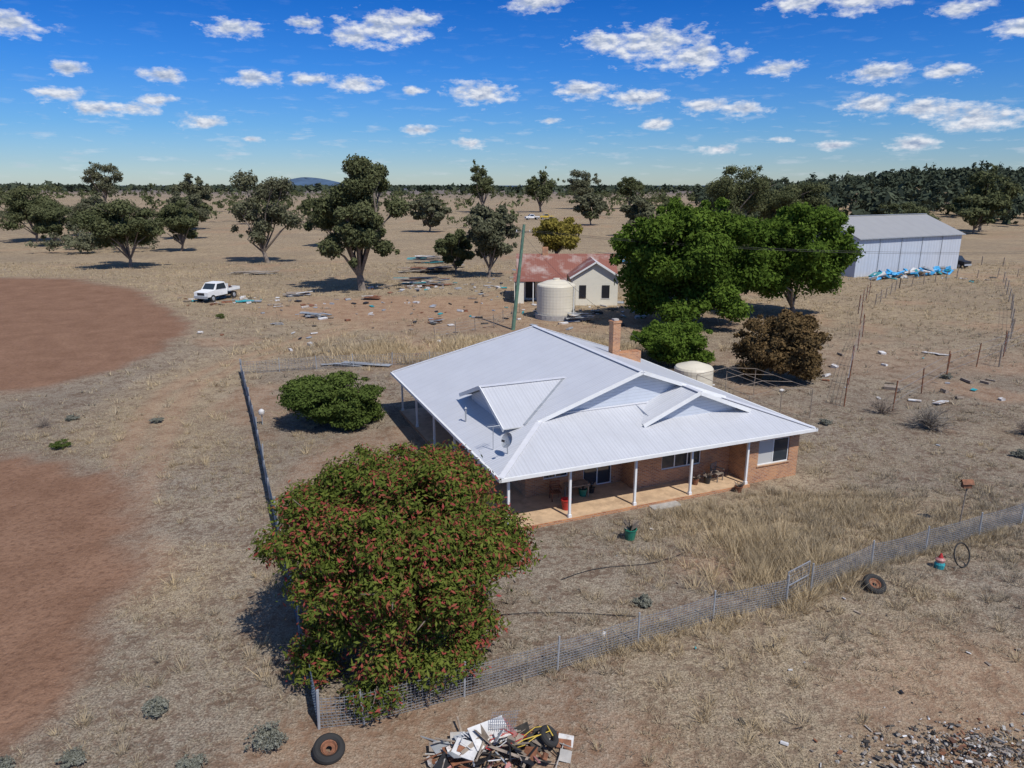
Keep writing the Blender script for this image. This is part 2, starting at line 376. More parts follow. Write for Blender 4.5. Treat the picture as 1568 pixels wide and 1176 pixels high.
farc=ramp(t,nD,[(.4,(.11,.095,.105)),(.6,(.25,.205,.16))])
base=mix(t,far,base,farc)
far_haze=mt(t,'MULTIPLY',mt(t,'SUBTRACT',sx.outputs[1],2000),1/1500,clamp=True)
base=mix(t,far_haze,base,(.05,.08,.14))  # bluish distance haze mixed into the ground colour
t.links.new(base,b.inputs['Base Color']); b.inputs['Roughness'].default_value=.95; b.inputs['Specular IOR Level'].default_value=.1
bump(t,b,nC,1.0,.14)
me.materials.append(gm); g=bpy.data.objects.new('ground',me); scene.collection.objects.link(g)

# ------------------------------------------------------------------ grass tufts
M['straw']=foliage('dry_grass_blades',(.32,.28,.22),(.56,.44,.27),.2)
def tufts(name,n,y0,y1,hmin,hmax,blades,bw,seed,goldbias=0,dens=.4,xr=None,spread=.38):
    r=np.random.default_rng(seed)
    y=np.sqrt(r.random(n)*(y1**2-y0**2)+y0**2); x=(r.random(n)*2-1)*(y*.76+3)
    if xr is not None: x,y=xr(r,n)
    pl,ba,go=masks(x,y)
    cl=fbm(x,y,3.0,30)*.6+fbm(x,y,.9,33)*.4
    keep=(cl+go*.06-ba*.35-pl*.9+(r.random(len(x))-.5)*.25>dens)&(sdpoly(x,y,HP)>.0)
    x,y,go,cl=x[keep],y[keep],go[keep],cl[keep]; n=len(x)
    if n==0: return
    tall=(hmin+(hmax-hmin)*r.random(n)**2.5)*(1+go*.4)
    tint=np.clip(.05+.45*go+r.random(n)*.45+(fbm(x,y,7,40)-.5)*.9+goldbias,0,1)
    K=blades; bx=np.repeat(x,K);by=np.repeat(y,K);h=np.repeat(tall,K)*(.5+.6*r.random(n*K))
    a=r.random(n*K)*2*np.pi; rad=np.sqrt(r.random(n*K))*np.repeat(tall,K)*spread
    px=bx+np.cos(a)*rad;py=by+np.sin(a)*rad; pz=hz(px,py)-.03
    lean=(.3+.7*r.random(n*K))*h; a2=a+(r.random(n*K)-.5)*1.4
    wv=bw*(.6+.8*r.random(n*K)); a3=r.random(n*K)*2*np.pi
    Vv=np.empty((n*K,3,3))
    Vv[:,0]=np.stack([px-np.cos(a3)*wv,py-np.sin(a3)*wv,pz],-1)
    Vv[:,1]=np.stack([px+np.cos(a3)*wv,py+np.sin(a3)*wv,pz],-1)
    Vv[:,2]=np.stack([px+np.cos(a2)*lean,py+np.sin(a2)*lean,pz+h],-1)
    col=np.zeros((n*K,3)); col[:,0]=np.clip(np.repeat(tint,K)+(r.random(n*K)-.5)*.35,0,1)
    return Vv.reshape(-1,3),col
parts=[]
parts.append(tufts('a',34000,13,50,.08,.27,12,.012,1,dens=.48,spread=.45))
parts.append(tufts('b',20000,45,150,.16,.48,9,.035,2,dens=.47,spread=.45))
parts.append(tufts('c',2700,0,0,.2,.5,22,.014,3,.05,.46,lambda r,n:(15+r.normal(0,6.5,n),31.5+r.normal(0,3,n)),.5))
parts.append(tufts('d',2000,0,0,.4,.9,20,.03,4,.35,.40,lambda r,n:(-2+r.normal(0,8,n),68+r.normal(0,3,n)),.6))
parts.append(tufts('e',1300,14,46,.3,.6,36,.013,5,.2,.51,None,.34))
def fl(r,n):
    P=[(-5.7,17.9),(-1.5,19.3),(4.4,22),(10.5,24.5),(15.1,27.3),(24.1,31.1)]; k=r.integers(0,5,n); f=r.random(n); P=np.array(P)
    q=P[k]*(1-f[:,None])+P[k+1]*f[:,None]; return q[:,0]+r.normal(0,.3,n),q[:,1]+r.normal(0,.3,n)
parts.append(tufts('f',500,0,0,.25,.55,24,.013,6,.2,.42,fl))
def cm(r,n):
    x=11+r.normal(0,1.8,n); return x,27.8+r.normal(0,1.4,n)
parts.append(tufts('g',240,0,0,.5,1.0,36,.014,7,.35,.30,cm,.34))
npmesh('dry_grass',np.concatenate([p[0] for p in parts]),3,M['straw'],np.concatenate([p[1] for p in parts]))

# ------------------------------------------------------------------ trees
def leaves(r,blobs,n,size,asp=.5,shell=.35,upb=.35,flo=0,dry=0):
    C=np.array([b[0] for b in blobs]);R=np.array([b[1] for b in blobs]); 
    wgt=(R.prod(1))**(2/3); k=r.choice(len(blobs),n,p=wgt/wgt.sum())
    d=r.normal(size=(n,3)); d/=np.linalg.norm(d,axis=1)[:,None]
    rad=r.random(n)**shell*(1+r.normal(0,.10,n)); p=C[k]+d*R[k]*rad[:,None]
    nn=d*.7+r.normal(size=(n,3))*.6+np.array([0,0,upb]); nn/=np.linalg.norm(nn,axis=1)[:,None]
    tt=np.cross(nn,r.normal(size=(n,3))); tt/=np.linalg.norm(tt,axis=1)[:,None]; bb=np.cross(nn,tt)
    s=size*(.55+.9*r.random(n))[:,None]
    Vv=np.stack([p+tt*s,p+bb*s*asp,p-tt*s,p-bb*s*asp],1).reshape(-1,3)
    bt=r.random(len(blobs)); col=np.zeros((n,3))
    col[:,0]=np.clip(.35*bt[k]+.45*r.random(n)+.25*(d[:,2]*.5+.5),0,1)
    if flo:
        bf=.35+r.random(len(blobs))
        fm=(r.random(n)<flo*bf[k])&(rad>.6); col[:,1]=fm*(.7+.3*r.random(n))
    if dry: col[:,2]=(r.random(n)<dry)*.8
    return Vv,col
def blobs_for(r,c,R,K,br,inner=.5,dome=False,jit=.35):
    out=[]
    for i in range(K):
        d=r.normal(size=3); d/=np.linalg.norm(d)
        if dome and d[2]<0:
            q=np.hypot(d[0],d[1])+1e-6; g=.62+.30*r.random(); d[0]*=g/q; d[1]*=g/q; d[2]*=.9
        f=inner+(1-inner-br*.6)*r.random()
        p=np.array(c)+d*np.array(R)*f
        rr_=br*(1-jit+2*jit*r.random())
        out.append((p,np.array([rr_*R[0],rr_*R[1],rr_*R[2]*(.8 if R[2]<R[0] else .7)])))
    return out
def tree(name,x,y,h,wd,seed,mat,n=5000,size=.35,K=13,trunk=.28,br=.32,bark='bark',inner=.45,shell=.45,core=False,tr=None,flo=0,dry=0,asp=.5,limbs=9,yd=None,coref=.66,sprigs=0,dome=False):
    r=np.random.default_rng(seed); z0=float(hz(np.array(x),np.array(y)))
    e=empty(name,(x,y,z0),0)
    cb=h*trunk; R=(wd/2,(yd or wd)/2,(h-cb)/2); c=(0,0,cb+R[2])
    bl=blobs_for(r,c,R,K,br,inner,dome)
    lb=list(bl)
    if core: bl.append((np.array(c),np.array(R)*coref))
    for i in range(sprigs):
        d=r.normal(size=3); d/=np.linalg.norm(d)
        if dome: d[2]=abs(d[2])
        f=.88+.10*r.random(); q=br*(.22+.2*r.random())
        bl.append((np.array(c)+d*np.array(R)*f,np.array(R)*q))
    V_,col=leaves(r,bl,n,size,asp,shell,flo=flo,dry=dry); V_[:,2]=np.maximum(V_[:,2],.03)
    npmesh('foliage',V_,4,M[mat],col,e)
    mb=MB(); tr=tr or h*.022
    fork=Vector((r.normal()*.02*h,r.normal()*.02*h,max(cb*.75,.08*h)))
    mb.cone((0,0,-.2),fork,tr*1.35,tr,bark,9)
    for i,(p,rr_) in enumerate(lb[:limbs]):
        p=Vector(p); a=fork+Vector((0,0,-cb*.1*r.random())); mid=a.lerp(p,.5)+Vector((r.normal()*.04*h,r.normal()*.04*h,.04*h))
        mb.cone(a,mid,tr*.62,tr*.36,bark,6,False); mb.cone(mid,p,tr*.36,tr*.12,bark,6,False)
        for q in range(3):
            e2=p+Vector((r.normal()*rr_[0]*.6,r.normal()*rr_[1]*.6,r.random()*rr_[2]*.8)); mb.cone(mid.lerp(p,.6),e2,tr*.2,tr*.06,bark,5,False)
    mb.make('trunk_and_limbs',e)
    return e
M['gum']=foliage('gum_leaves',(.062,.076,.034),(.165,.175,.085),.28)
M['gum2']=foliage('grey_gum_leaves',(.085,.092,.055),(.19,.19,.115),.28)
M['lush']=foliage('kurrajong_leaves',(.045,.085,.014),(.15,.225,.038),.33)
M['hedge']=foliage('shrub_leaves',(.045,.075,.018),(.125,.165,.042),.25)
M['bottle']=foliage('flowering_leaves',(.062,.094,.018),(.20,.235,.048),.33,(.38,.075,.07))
M['yel']=foliage('yellow_leaves',(.14,.13,.03),(.30,.24,.055),.25)
M['redb']=foliage('russet_leaves',(.08,.06,.03),(.20,.13,.06),.2)
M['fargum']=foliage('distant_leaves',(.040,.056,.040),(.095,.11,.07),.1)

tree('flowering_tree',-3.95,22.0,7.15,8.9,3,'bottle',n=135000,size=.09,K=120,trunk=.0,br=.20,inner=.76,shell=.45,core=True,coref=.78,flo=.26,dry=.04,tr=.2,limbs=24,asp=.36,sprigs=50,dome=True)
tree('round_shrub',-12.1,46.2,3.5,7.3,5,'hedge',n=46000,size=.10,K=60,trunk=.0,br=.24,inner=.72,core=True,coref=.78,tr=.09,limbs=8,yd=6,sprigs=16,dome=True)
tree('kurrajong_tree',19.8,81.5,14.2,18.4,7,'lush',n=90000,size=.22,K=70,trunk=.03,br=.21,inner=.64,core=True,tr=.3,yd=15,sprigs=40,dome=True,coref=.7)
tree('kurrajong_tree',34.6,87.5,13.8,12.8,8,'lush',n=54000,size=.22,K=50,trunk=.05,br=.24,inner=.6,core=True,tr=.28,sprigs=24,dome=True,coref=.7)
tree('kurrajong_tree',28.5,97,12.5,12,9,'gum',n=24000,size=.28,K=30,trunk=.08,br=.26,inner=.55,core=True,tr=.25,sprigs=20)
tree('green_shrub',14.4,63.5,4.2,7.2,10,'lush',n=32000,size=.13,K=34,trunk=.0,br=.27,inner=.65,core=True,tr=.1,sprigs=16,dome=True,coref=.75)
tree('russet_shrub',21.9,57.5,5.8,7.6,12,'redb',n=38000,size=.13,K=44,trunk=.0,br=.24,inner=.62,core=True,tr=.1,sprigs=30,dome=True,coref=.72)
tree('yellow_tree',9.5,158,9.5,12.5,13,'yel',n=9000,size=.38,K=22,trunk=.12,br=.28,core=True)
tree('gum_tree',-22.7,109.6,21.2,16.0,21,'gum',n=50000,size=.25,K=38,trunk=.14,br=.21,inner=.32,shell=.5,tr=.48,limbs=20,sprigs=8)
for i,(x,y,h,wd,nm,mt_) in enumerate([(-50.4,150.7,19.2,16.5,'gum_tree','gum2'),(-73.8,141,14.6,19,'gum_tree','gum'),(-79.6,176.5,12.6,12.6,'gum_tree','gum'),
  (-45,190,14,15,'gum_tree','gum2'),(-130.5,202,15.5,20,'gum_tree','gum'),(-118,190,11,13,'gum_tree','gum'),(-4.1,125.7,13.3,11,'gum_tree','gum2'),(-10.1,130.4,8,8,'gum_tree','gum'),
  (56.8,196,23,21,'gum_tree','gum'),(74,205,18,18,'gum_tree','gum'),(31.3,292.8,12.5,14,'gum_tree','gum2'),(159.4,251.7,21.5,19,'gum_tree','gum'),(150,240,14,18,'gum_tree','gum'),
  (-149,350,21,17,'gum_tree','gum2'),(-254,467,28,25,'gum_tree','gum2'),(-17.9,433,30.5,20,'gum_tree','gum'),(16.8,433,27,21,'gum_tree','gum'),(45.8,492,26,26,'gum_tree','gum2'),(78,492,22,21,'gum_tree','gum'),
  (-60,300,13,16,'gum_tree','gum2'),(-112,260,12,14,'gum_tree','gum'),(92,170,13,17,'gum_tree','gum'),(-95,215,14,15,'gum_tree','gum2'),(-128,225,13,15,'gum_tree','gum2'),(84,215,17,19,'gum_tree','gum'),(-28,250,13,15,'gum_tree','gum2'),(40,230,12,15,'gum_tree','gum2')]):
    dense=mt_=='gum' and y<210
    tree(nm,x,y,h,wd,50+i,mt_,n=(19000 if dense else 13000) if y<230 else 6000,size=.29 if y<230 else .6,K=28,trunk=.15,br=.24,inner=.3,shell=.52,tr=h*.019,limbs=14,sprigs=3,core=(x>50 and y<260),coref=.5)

def forest(name,pos,hs,ws,q,qs,seed,mat,lift=.55):
    r=np.random.default_rng(seed); n=len(pos); k=np.repeat(np.arange(n),q)
    lump=r.normal(size=(n,6,3))*.5; li=r.integers(0,6,n*q)
    d=r.normal(size=(n*q,3)); d/=np.linalg.norm(d,axis=1)[:,None]
    c=np.stack([pos[:,0],pos[:,1],hz(pos[:,0],pos[:,1])+hs*lift],-1)
    S=np.stack([ws*.5,ws*.5,hs*.38],-1)
    p=c[k]+(lump[k,li]*.8+d*.42*(r.random(n*q)**.4)[:,None])*S[k]
    nn=d+r.normal(size=(n*q,3))*.5+np.array([0,0,.3]); nn/=np.linalg.norm(nn,axis=1)[:,None]
    tt=np.cross(nn,r.normal(size=(n*q,3))); tt/=np.linalg.norm(tt,axis=1)[:,None]; bb=np.cross(nn,tt)
    s=qs*(.5+r.random(n*q))[:,None]*(ws[k]/10)[:,None]
    V_=np.stack([p+tt*s,p+bb*s*.6,p-tt*s,p-bb*s*.6],1).reshape(-1,3)
    tv=r.random(n); col=np.zeros((n*q,3)); col[:,0]=np.clip(tv[k]*.5+r.random(n*q)*.5,0,1)
    npmesh(name,V_,4,M[mat],col)
r=np.random.default_rng(77)
n=950; yy=270+380*r.random(n)**.8; xx=yy*(.25+.62*r.random(n)); k=(fbm(xx,yy,60,60)+ (xx/yy)*.4>.52); xx,yy=xx[k],yy[k]
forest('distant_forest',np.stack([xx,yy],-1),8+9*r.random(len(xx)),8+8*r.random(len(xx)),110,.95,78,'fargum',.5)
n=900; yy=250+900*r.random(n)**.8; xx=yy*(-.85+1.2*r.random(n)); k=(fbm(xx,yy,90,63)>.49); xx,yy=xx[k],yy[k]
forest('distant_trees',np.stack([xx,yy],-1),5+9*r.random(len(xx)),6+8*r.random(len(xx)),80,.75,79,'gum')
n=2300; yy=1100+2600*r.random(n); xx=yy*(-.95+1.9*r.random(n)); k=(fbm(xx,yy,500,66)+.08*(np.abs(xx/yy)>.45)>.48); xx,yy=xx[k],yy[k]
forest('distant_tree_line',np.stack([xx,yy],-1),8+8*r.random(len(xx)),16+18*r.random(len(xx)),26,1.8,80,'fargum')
n=260; yy=170+200*r.random(n); xx=yy*(-.9+.42*r.random(n)); k=(fbm(xx,yy,50,70)>.52); xx,yy=xx[k],yy[k]
forest('distant_scrub',np.stack([xx,yy],-1),4+5*r.random(len(xx)),5+6*r.random(len(xx)),260,.42,81,'gum2',.45)
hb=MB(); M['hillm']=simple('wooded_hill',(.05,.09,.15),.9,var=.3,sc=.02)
ringsN=14
def hh_(a,f): return 50*(math.cos(f*math.pi)*.5+.5)*(1+.12*math.sin(a*3+1))
prev=None
for j in range(ringsN+1):
    f=j/ringsN; ring=[(math.cos(2*math.pi*i/48)*f*380,math.sin(2*math.pi*i/48)*f*300,hh_(2*math.pi*i/48,f)-1) for i in range(48)]
    if prev:
        for i in range(48):
            k2=(i+1)%48; hb.poly([prev[i],ring[i],ring[k2],prev[k2]],'hillm')
    prev=ring
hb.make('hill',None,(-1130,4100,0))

# ------------------------------------------------------------------ brick house
H=empty('brick_house',(HA[0],HA[1],0),TH)
ZE=2.85; S=.335
rf=MB()
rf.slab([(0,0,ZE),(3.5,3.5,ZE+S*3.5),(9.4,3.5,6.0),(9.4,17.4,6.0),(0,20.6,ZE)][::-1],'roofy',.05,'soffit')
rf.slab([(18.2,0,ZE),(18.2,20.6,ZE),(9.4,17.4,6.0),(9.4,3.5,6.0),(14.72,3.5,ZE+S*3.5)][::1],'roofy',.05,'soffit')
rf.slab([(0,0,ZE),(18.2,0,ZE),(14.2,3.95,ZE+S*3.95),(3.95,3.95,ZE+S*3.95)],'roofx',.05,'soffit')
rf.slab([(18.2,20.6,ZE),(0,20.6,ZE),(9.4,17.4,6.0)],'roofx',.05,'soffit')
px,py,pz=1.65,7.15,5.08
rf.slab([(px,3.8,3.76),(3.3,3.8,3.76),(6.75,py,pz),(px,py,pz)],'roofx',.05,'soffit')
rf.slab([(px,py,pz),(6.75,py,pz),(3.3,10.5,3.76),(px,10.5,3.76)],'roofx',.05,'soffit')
gx,gy,gz=12.05,2.0,5.0
rf.slab([(8.7,gy,3.62),(gx,gy,gz),(gx,4.1,gz),(8.7,4.1,3.62)][::-1],'roofy',.05,'soffit')
rf.slab([(gx,gy,gz),(15.4,gy,3.62),(15.4,4.1,3.62),(gx,4.1,gz)][::-1],'roofy',.05,'soffit')
rf.make('roof_sheets',H)
gw=MB()
gw.poly([(3.9,3.93,4.10),(14.4,3.93,4.10),(9.4,3.93,5.93)],'board')
gw.poly([(9.3,2.4,3.5),(14.8,2.4,3.5),(14.8,2.4,3.75),(gx,2.4,4.92),(9.3,2.4,3.75)],'board')
gw.poly([(2.15,10.0,3.45),(2.15,4.3,3.45),(2.15,4.3,3.85),(2.15,py,5.0),(2.15,10.0,3.85)],'board')
gw.poly([(2.15,4.3,3.3),(3.6,4.3,3.3),(3.6,4.3,3.95),(2.15,4.3,3.95)],'board')
gw.poly([(9.3,2.4,3.3),(9.3,4.0,3.9),(9.3,4.0,4.2),(9.3,2.4,3.85)],'board')
gw.make('gable_walls',H)
bg_=MB()
def barge(a,b_): bg_.beam(a,b_,.05,.20,'white')
barge((3.35,3.44,3.98),(9.4,3.44,6.0)); barge((9.4,3.44,6.0),(14.9,3.44,4.0))
barge((8.65,gy-.04,3.58),(gx,gy-.04,4.97)); barge((gx,gy-.04,4.97),(15.45,gy-.04,3.58))
barge((px-.04,3.75,3.72),(px-.04,py,5.05)); barge((px-.04,py,5.05),(px-.04,10.55,3.72))
for p,q in (((9.4,3.4,6.03),(9.4,17.5,6.03)),((9.4,17.4,6.03),(0,20.6,ZE+.03)),((9.4,17.4,6.03),(18.2,20.6,ZE+.03)),((0,0,ZE+.03),(3.5,3.5,ZE+S*3.5+.04)),((18.2,0,ZE+.03),(14.7,3.5,ZE+S*3.5+.04)),
            ((px,py,pz+.03),(6.7,py,pz+.03)),((gx,gy,gz+.03),(gx,3.95,gz+.03))):
    bg_.beam(p,q,.28,.035,'cap')
bg_.beam((2.8,3.85,3.83),(6.65,7.15,5.09),.14,.02,'galv'); bg_.beam((2.8,10.45,3.83),(6.65,7.15,5.09),.14,.02,'galv')
bg_.beam((4.0,3.86,4.18),(14.2,3.86,4.18),.1,.05,'cap')
bg_.box((-.10,-.12,ZE-.15),(18.3,-.003,ZE+.01),'white'); bg_.box((-.12,-.12,ZE-.15),(-.003,20.7,ZE+.01),'white')
bg_.box((18.203,-.12,ZE-.15),(18.32,20.7,ZE+.01),'white'); bg_.box((-.1,20.603,ZE-.15),(18.3,20.72,ZE+.01),'white')
bg_.make('gutters_and_barges',H)
sf=MB(); sf.box((.02,.02,ZE-.13),(18.18,20.58,ZE-.09),'soffit'); sf.make('soffit',H)
wl=MB()
def wallx(x0,x1,y,z0,z1,holes,th=.2,face=-1):
    xs_=x0
    for (a,b_,c0,c1) in sorted(holes):
        wl.box((xs_,y,z0),(a,y+th,z1),'brick')
        if c0>z0: wl.box((a,y,z0),(b_,y+th,c0),'brick')
        if c1<z1: wl.box((a,y,c1),(b_,y+th,z1),'brick')
        xs_=b_
    wl.box((xs_,y,z0),(x1,y+th,z1),'brick')
def wally(y0,y1,x,z0,z1,holes,th=.2):
    s_=y0
    for (a,b_,c0,c1) in sorted(holes):
        wl.box((x,s_,z0),(x+th,a,z1),'brick')
        if c0>z0: wl.box((x,a,z0),(x+th,b_,c0),'brick')
        if c1<z1: wl.box((x,a,c1),(x+th,b_,z1),'brick')
        s_=b_
    wl.box((x,s_,z0),(x+th,y1,z1),'brick')
ZT=ZE-.135
h1=[(3.6,5.0,.95,2.3),(5.9,7.6,.15,2.3)]; wallx(2.6,8.4,3.2,0,ZT,h1)
h2=[(9.9,12.4,.95,2.3)]; wallx(8.4,14.3,2.0,0,ZT,h2)
wl.box((8.2,2.0,0),(8.397,3.197,ZT),'brick')
h3=[(15.0,17.1,.95,2.35)]; wallx(14.3,17.75,.55,0,ZT,h3)
wl.box((14.3,.753,0),(14.5,1.997,ZT),'brick')
h4=[(5,6.6,.95,2.3),(8.2,9.2,.15,2.3),(11,12.6,.95,2.3),(15,16.6,.95,2.3)]; wally(3.403,20.1,2.6,0,ZT,h4)
wally(.753,20.1,17.55,0,ZT,[(4,5.6,.95,2.3),(11,12.6,.95,2.3)]); wallx(2.803,17.547,19.9,0,ZT,[])
wl.box((14.95,.50,.88),(17.15,.548,.945),'brick')
wl.make('brick_walls',H)
wn=MB()
def win_x(a,b_,c0,c1,y,glass=('glass','glass'),n=2):
    yy_=y+.09; f=.055
    wn.box((a,yy_-.03,c0),(b_,yy_+.03,c0+f),'white'); wn.box((a,yy_-.03,c1-f),(b_,yy_+.03,c1),'white')
    for i in range(n+1):
        xx_=a+(b_-a-f)*i/n; wn.box((xx_,yy_-.028,c0+f),(xx_+f,yy_+.028,c1-f),'white')
    for i in range(n):
        xa=a+(b_-a-f)*i/n+f; xb=a+(b_-a-f)*(i+1)/n; wn.box((xa,yy_-.008,c0+f),(xb,yy_+.008,c1-f),glass[i%len(glass)])
def win_y(a,b_,c0,c1,x,n=2):
    xx_=x+.09;f=.055
    wn.box((xx_-.03,a,c0),(xx_+.03,b_,c0+f),'white'); wn.box((xx_-.03,a,c1-f),(xx_+.03,b_,c1),'white')
    for i in range(n+1):
        y_=a+(b_-a-f)*i/n; wn.box((xx_-.028,y_,c0+f),(xx_+.028,y_+f,c1-f),'white')
    for i in range(n):
        ya=a+(b_-a-f)*i/n+f; yb=a+(b_-a-f)*(i+1)/n; wn.box((xx_-.008,ya,c0+f),(xx_+.008,yb,c1-f),'glass')
for h_ in h1: win_x(*h_,3.2)
for h_ in h2: win_x(*h_,2.0,n=3)
for h_ in h3: win_x(*h_,.55,('blind','glass'),2)
for h_ in h4: win_y(*h_,2.6)
for h_ in [(4,5.6,.95,2.3),(11,12.6,.95,2.3)]: win_y(*h_,17.6)
wn.make('windows_and_doors',H)
dk=MB(); dk.box((.35,.25,-.1),(14.29,3.19,.15),'deck'); dk.box((.35,3.195,-.1),(2.59,20.2,.15),'deck')
dk.box((.30,.17,-.1),(14.29,.245,.14),'brick'); dk.box((.27,.17,-.1),(.345,20.2,.14),'brick'); dk.box((8.0,-.35,-.1),(9.6,.165,.05),'concrete')
dk.make('verandah_floor',H)
ps=MB()
for x_ in (.5,3.65,7.25,10.55,14.1):
    ps.box((x_-.055,.29,.151),(x_+.055,.40,ZT),'white'); ps.box((x_-.085,.26,.151),(x_+.085,.43,.30),'white'); ps.box((x_-.08,.265,ZT-.14),(x_+.08,.425,ZT-.001),'white')
for y_ in (4.3,8.2,12.2,16.2,20.0):
    ps.box((.445,y_-.055,.151),(.555,y_+.055,ZT),'white'); ps.box((.42,y_-.08,.151),(.58,y_+.08,.3),'white')
ps.make('verandah_posts',H)
ch=MB(); ch.box((13.0,12.7,2.9),(13.55,13.25,6.75),'brick'); ch.box((12.95,12.65,6.753),(13.6,13.3,6.87),'brick'); ch.box((13.553,12.7,2.9),(15.2,13.3,4.72),'brick')
ch.box((13.1,12.8,6.873),(13.45,13.15,7.0),'concrete'); ch.make('chimney',H)
vt=MB(); vt.cone((.9,7.4,3.0),(.9,7.4,3.9),.045,.045,'galv',8); vt.cone((.9,7.4,3.9),(.9,7.4,3.98),.09,.02,'galv',8); vt.make('vent_pipe',H)
ds=MB(); R=Matrix.Rotation(math.radians(65),3,'X')@Matrix.Identity(3); R=Matrix.Rotation(math.radians(-75),3,'Z')@R
ds.lathe([(0,-.10),(.2,-.085),(.32,-.03),(.38,.02)],(1.0,1.75,3.95),'galv',18,R)
ds.cone((1.1,1.9,3.15),(1.05,1.85,3.9),.03,.03,'galv',6); ds.cone((1.05,1.8,3.7),(.65,1.35,4.1),.015,.015,'galv',5); ds.obox((.65,1.35,4.1),(.1,.1,.12),R,'black')
for q in range(6): 
    ds.cone((.55+.09*q,2.6,4.3),(.45+.09*q,3.2,4.32),.008,.008,'galv',4)
ds.cone((.75,2.9,3.0),(.75,2.9,4.32),.02,.02,'galv',6); ds.cone((.45,2.9,4.31),(1.1,2.9,4.31),.012,.012,'galv',4)
ds.make('satellite_dish_and_aerial',H)

def pot(name,x,y,r_,h_,k,plant=False,z=0):
    mb=MB(); mb.lathe([(0,0),(r_*.7,0),(r_,h_),(r_*1.08,h_),(r_*1.08,h_+.04),(r_*.9,h_+.04),(r_*.85,h_*.8),(0,h_*.8)],(0,0,0),k,16)
    if plant:
        for i in range(26):
            a=random.random()*6.28; mb.poly([(0,0,h_*.8),(math.cos(a)*.1,math.sin(a)*.1,h_*1.5),(math.cos(a)*r_*1.5,math.sin(a)*r_*1.5,h_*(1.3+random.random()))],'wood')
    return mb.make(name,None,(x,y,z),random.random())
for (lx,ly,nm,r_,h_,k,pl_) in [(3.9,1.2,'red_bucket',.25,.5,'red',False),(5.4,2.3,'flower_pot',.22,.35,'green',True),(6.0,2.5,'flower_pot',.2,.3,'black',True),(12.3,1.2,'flower_pot',.2,.35,'black',True),(11.6,1.3,'flower_pot',.18,.3,'rustm',True),(13.3,-.1,'flower_pot',.2,.3,'rustm',True)]:
    X_,Y_=loc2w(lx,ly); pot(nm,X_,Y_,r_,h_,k,pl_,.152 if ly>.2 else 0)
def chair(name,X_,Y_,rot,k='wood',z=.152):
    mb=MB()
    for sx in(-.25,.22):
        for sy in(-.25,.22): mb.box((sx,sy,0),(sx+.05,sy+.05,.42 if sy<0 else .95),k)
    for i in range(5): mb.box((-.26+i*.105,-.27,.42),(-.175+i*.105,.27,.45),k)
    for i in range(4): mb.box((-.25,.225,.5+i*.12),(.27,.255,.57+i*.12),k)
    mb.box((-.29,-.27,.62),(-.21,.27,.66),k); mb.box((.21,-.27,.62),(.29,.27,.66),k)
    mb.make(name,None,(X_,Y_,z),rot)
X_,Y_=loc2w(13.0,1.35); chair('garden_chair',X_,Y_,TH+.3,'wood'); X_,Y_=loc2w(3.9,2.4); chair('garden_chair',X_,Y_,TH-.2,'rustm'); 
mb=MB(); mb.box((-.6,-.35,.66),(.6,.35,.70),'wood'); [mb.box((sx,sy,0),(sx+.06,sy+.06,.66),'wood') for sx in(-.55,.49) for sy in(-.3,.24)]; X_,Y_=loc2w(5.1,2.4); mb.make('outdoor_table',None,(X_,Y_,.152),TH)

# ------------------------------------------------------------------ fences
def fence(name,P,h=1.2,post=3.0,vs=.22,hs=.13,wr=.006,wk='wire',pk='galv',pr=.035,top=True):
    mb=MB()
    for (x0,y0),(x1,y1) in zip(P[:-1],P[1:]):
        L=math.hypot(x1-x0,y1-y0); n=max(1,round(L/post)); 
        for i in range(n):
            a=(x0+(x1-x0)*i/n,y0+(y1-y0)*i/n); b_=(x0+(x1-x0)*(i+1)/n,y0+(y1-y0)*(i+1)/n)
            lx_=random.uniform(-.07,.07); mb.cone((a[0],a[1],-.1),(a[0]+lx_,a[1]+lx_,h+.12),pr,pr,pk,7)
            sag=random.uniform(.02,.10)
            m_=int(max(2,math.hypot(b_[0]-a[0],b_[1]-a[1])/vs))
            z=.04
            while z<=h+.01:
                pts=[(a[0]+(b_[0]-a[0])*f,a[1]+(b_[1]-a[1])*f,z-sag*math.sin(f*math.pi)*z/h) for f in (0,.25,.5,.75,1)]
                for p_,q_ in zip(pts[:-1],pts[1:]): mb.beam(p_,q_,wr*2,wr*2,wk)
                z+=hs
            if vs<2:
                for j in range(m_):
                    f=j/m_; X0=a[0]+(b_[0]-a[0])*f; Y0=a[1]+(b_[1]-a[1])*f; d_=sag*math.sin(f*math.pi)
                    mb.beam((X0,Y0,.02),(X0,Y0,h-d_),wr*1.8,wr*1.8,wk)
    x1,y1=P[-1]; mb.cone((x1,y1,-.1),(x1,y1,h+.12),pr,pr,pk,7)
    return mb.make(name)
fence('wire_mesh_fence',[(-5.7,17.9),(-4.4,18.1),(-1.5,19.3),(1.5,20.6),(4.4,22),(7.4,23.4),(10.5,24.5)],1.12,3.2,.12,.10,.0062)
fence('wire_mesh_fence',[(11.8,25.4),(15.1,27.3),(18.1,28.6),(21.3,30),(24.1,31.3),(31,34.8),(40,39)],1.12,3.2,.12,.10,.0062)
fence('side_fence',[(-5.7,17.9),(-9.3,26.7),(-13.2,36.1),(-17.3,46.1),(-23,59.5)],1.2,2.6,.12,.10,.0075,'bluewire','galv',.045)
fence('back_fence',[(-23,59.5),(-14,62),(-4,63.5),(2,64)],1.1,3,.25,.15,.008)
mb=MB()
for a,b_ in (((0,0,.1),(1.35,.55,.1)),((0,0,1.3),(1.35,.55,1.3)),((0,0,.1),(0,0,1.3)),((1.35,.55,.1),(1.35,.55,1.3)),((0,0,.7),(1.35,.55,.7))): mb.cone(a,b_,.022,.022,'wire',6)
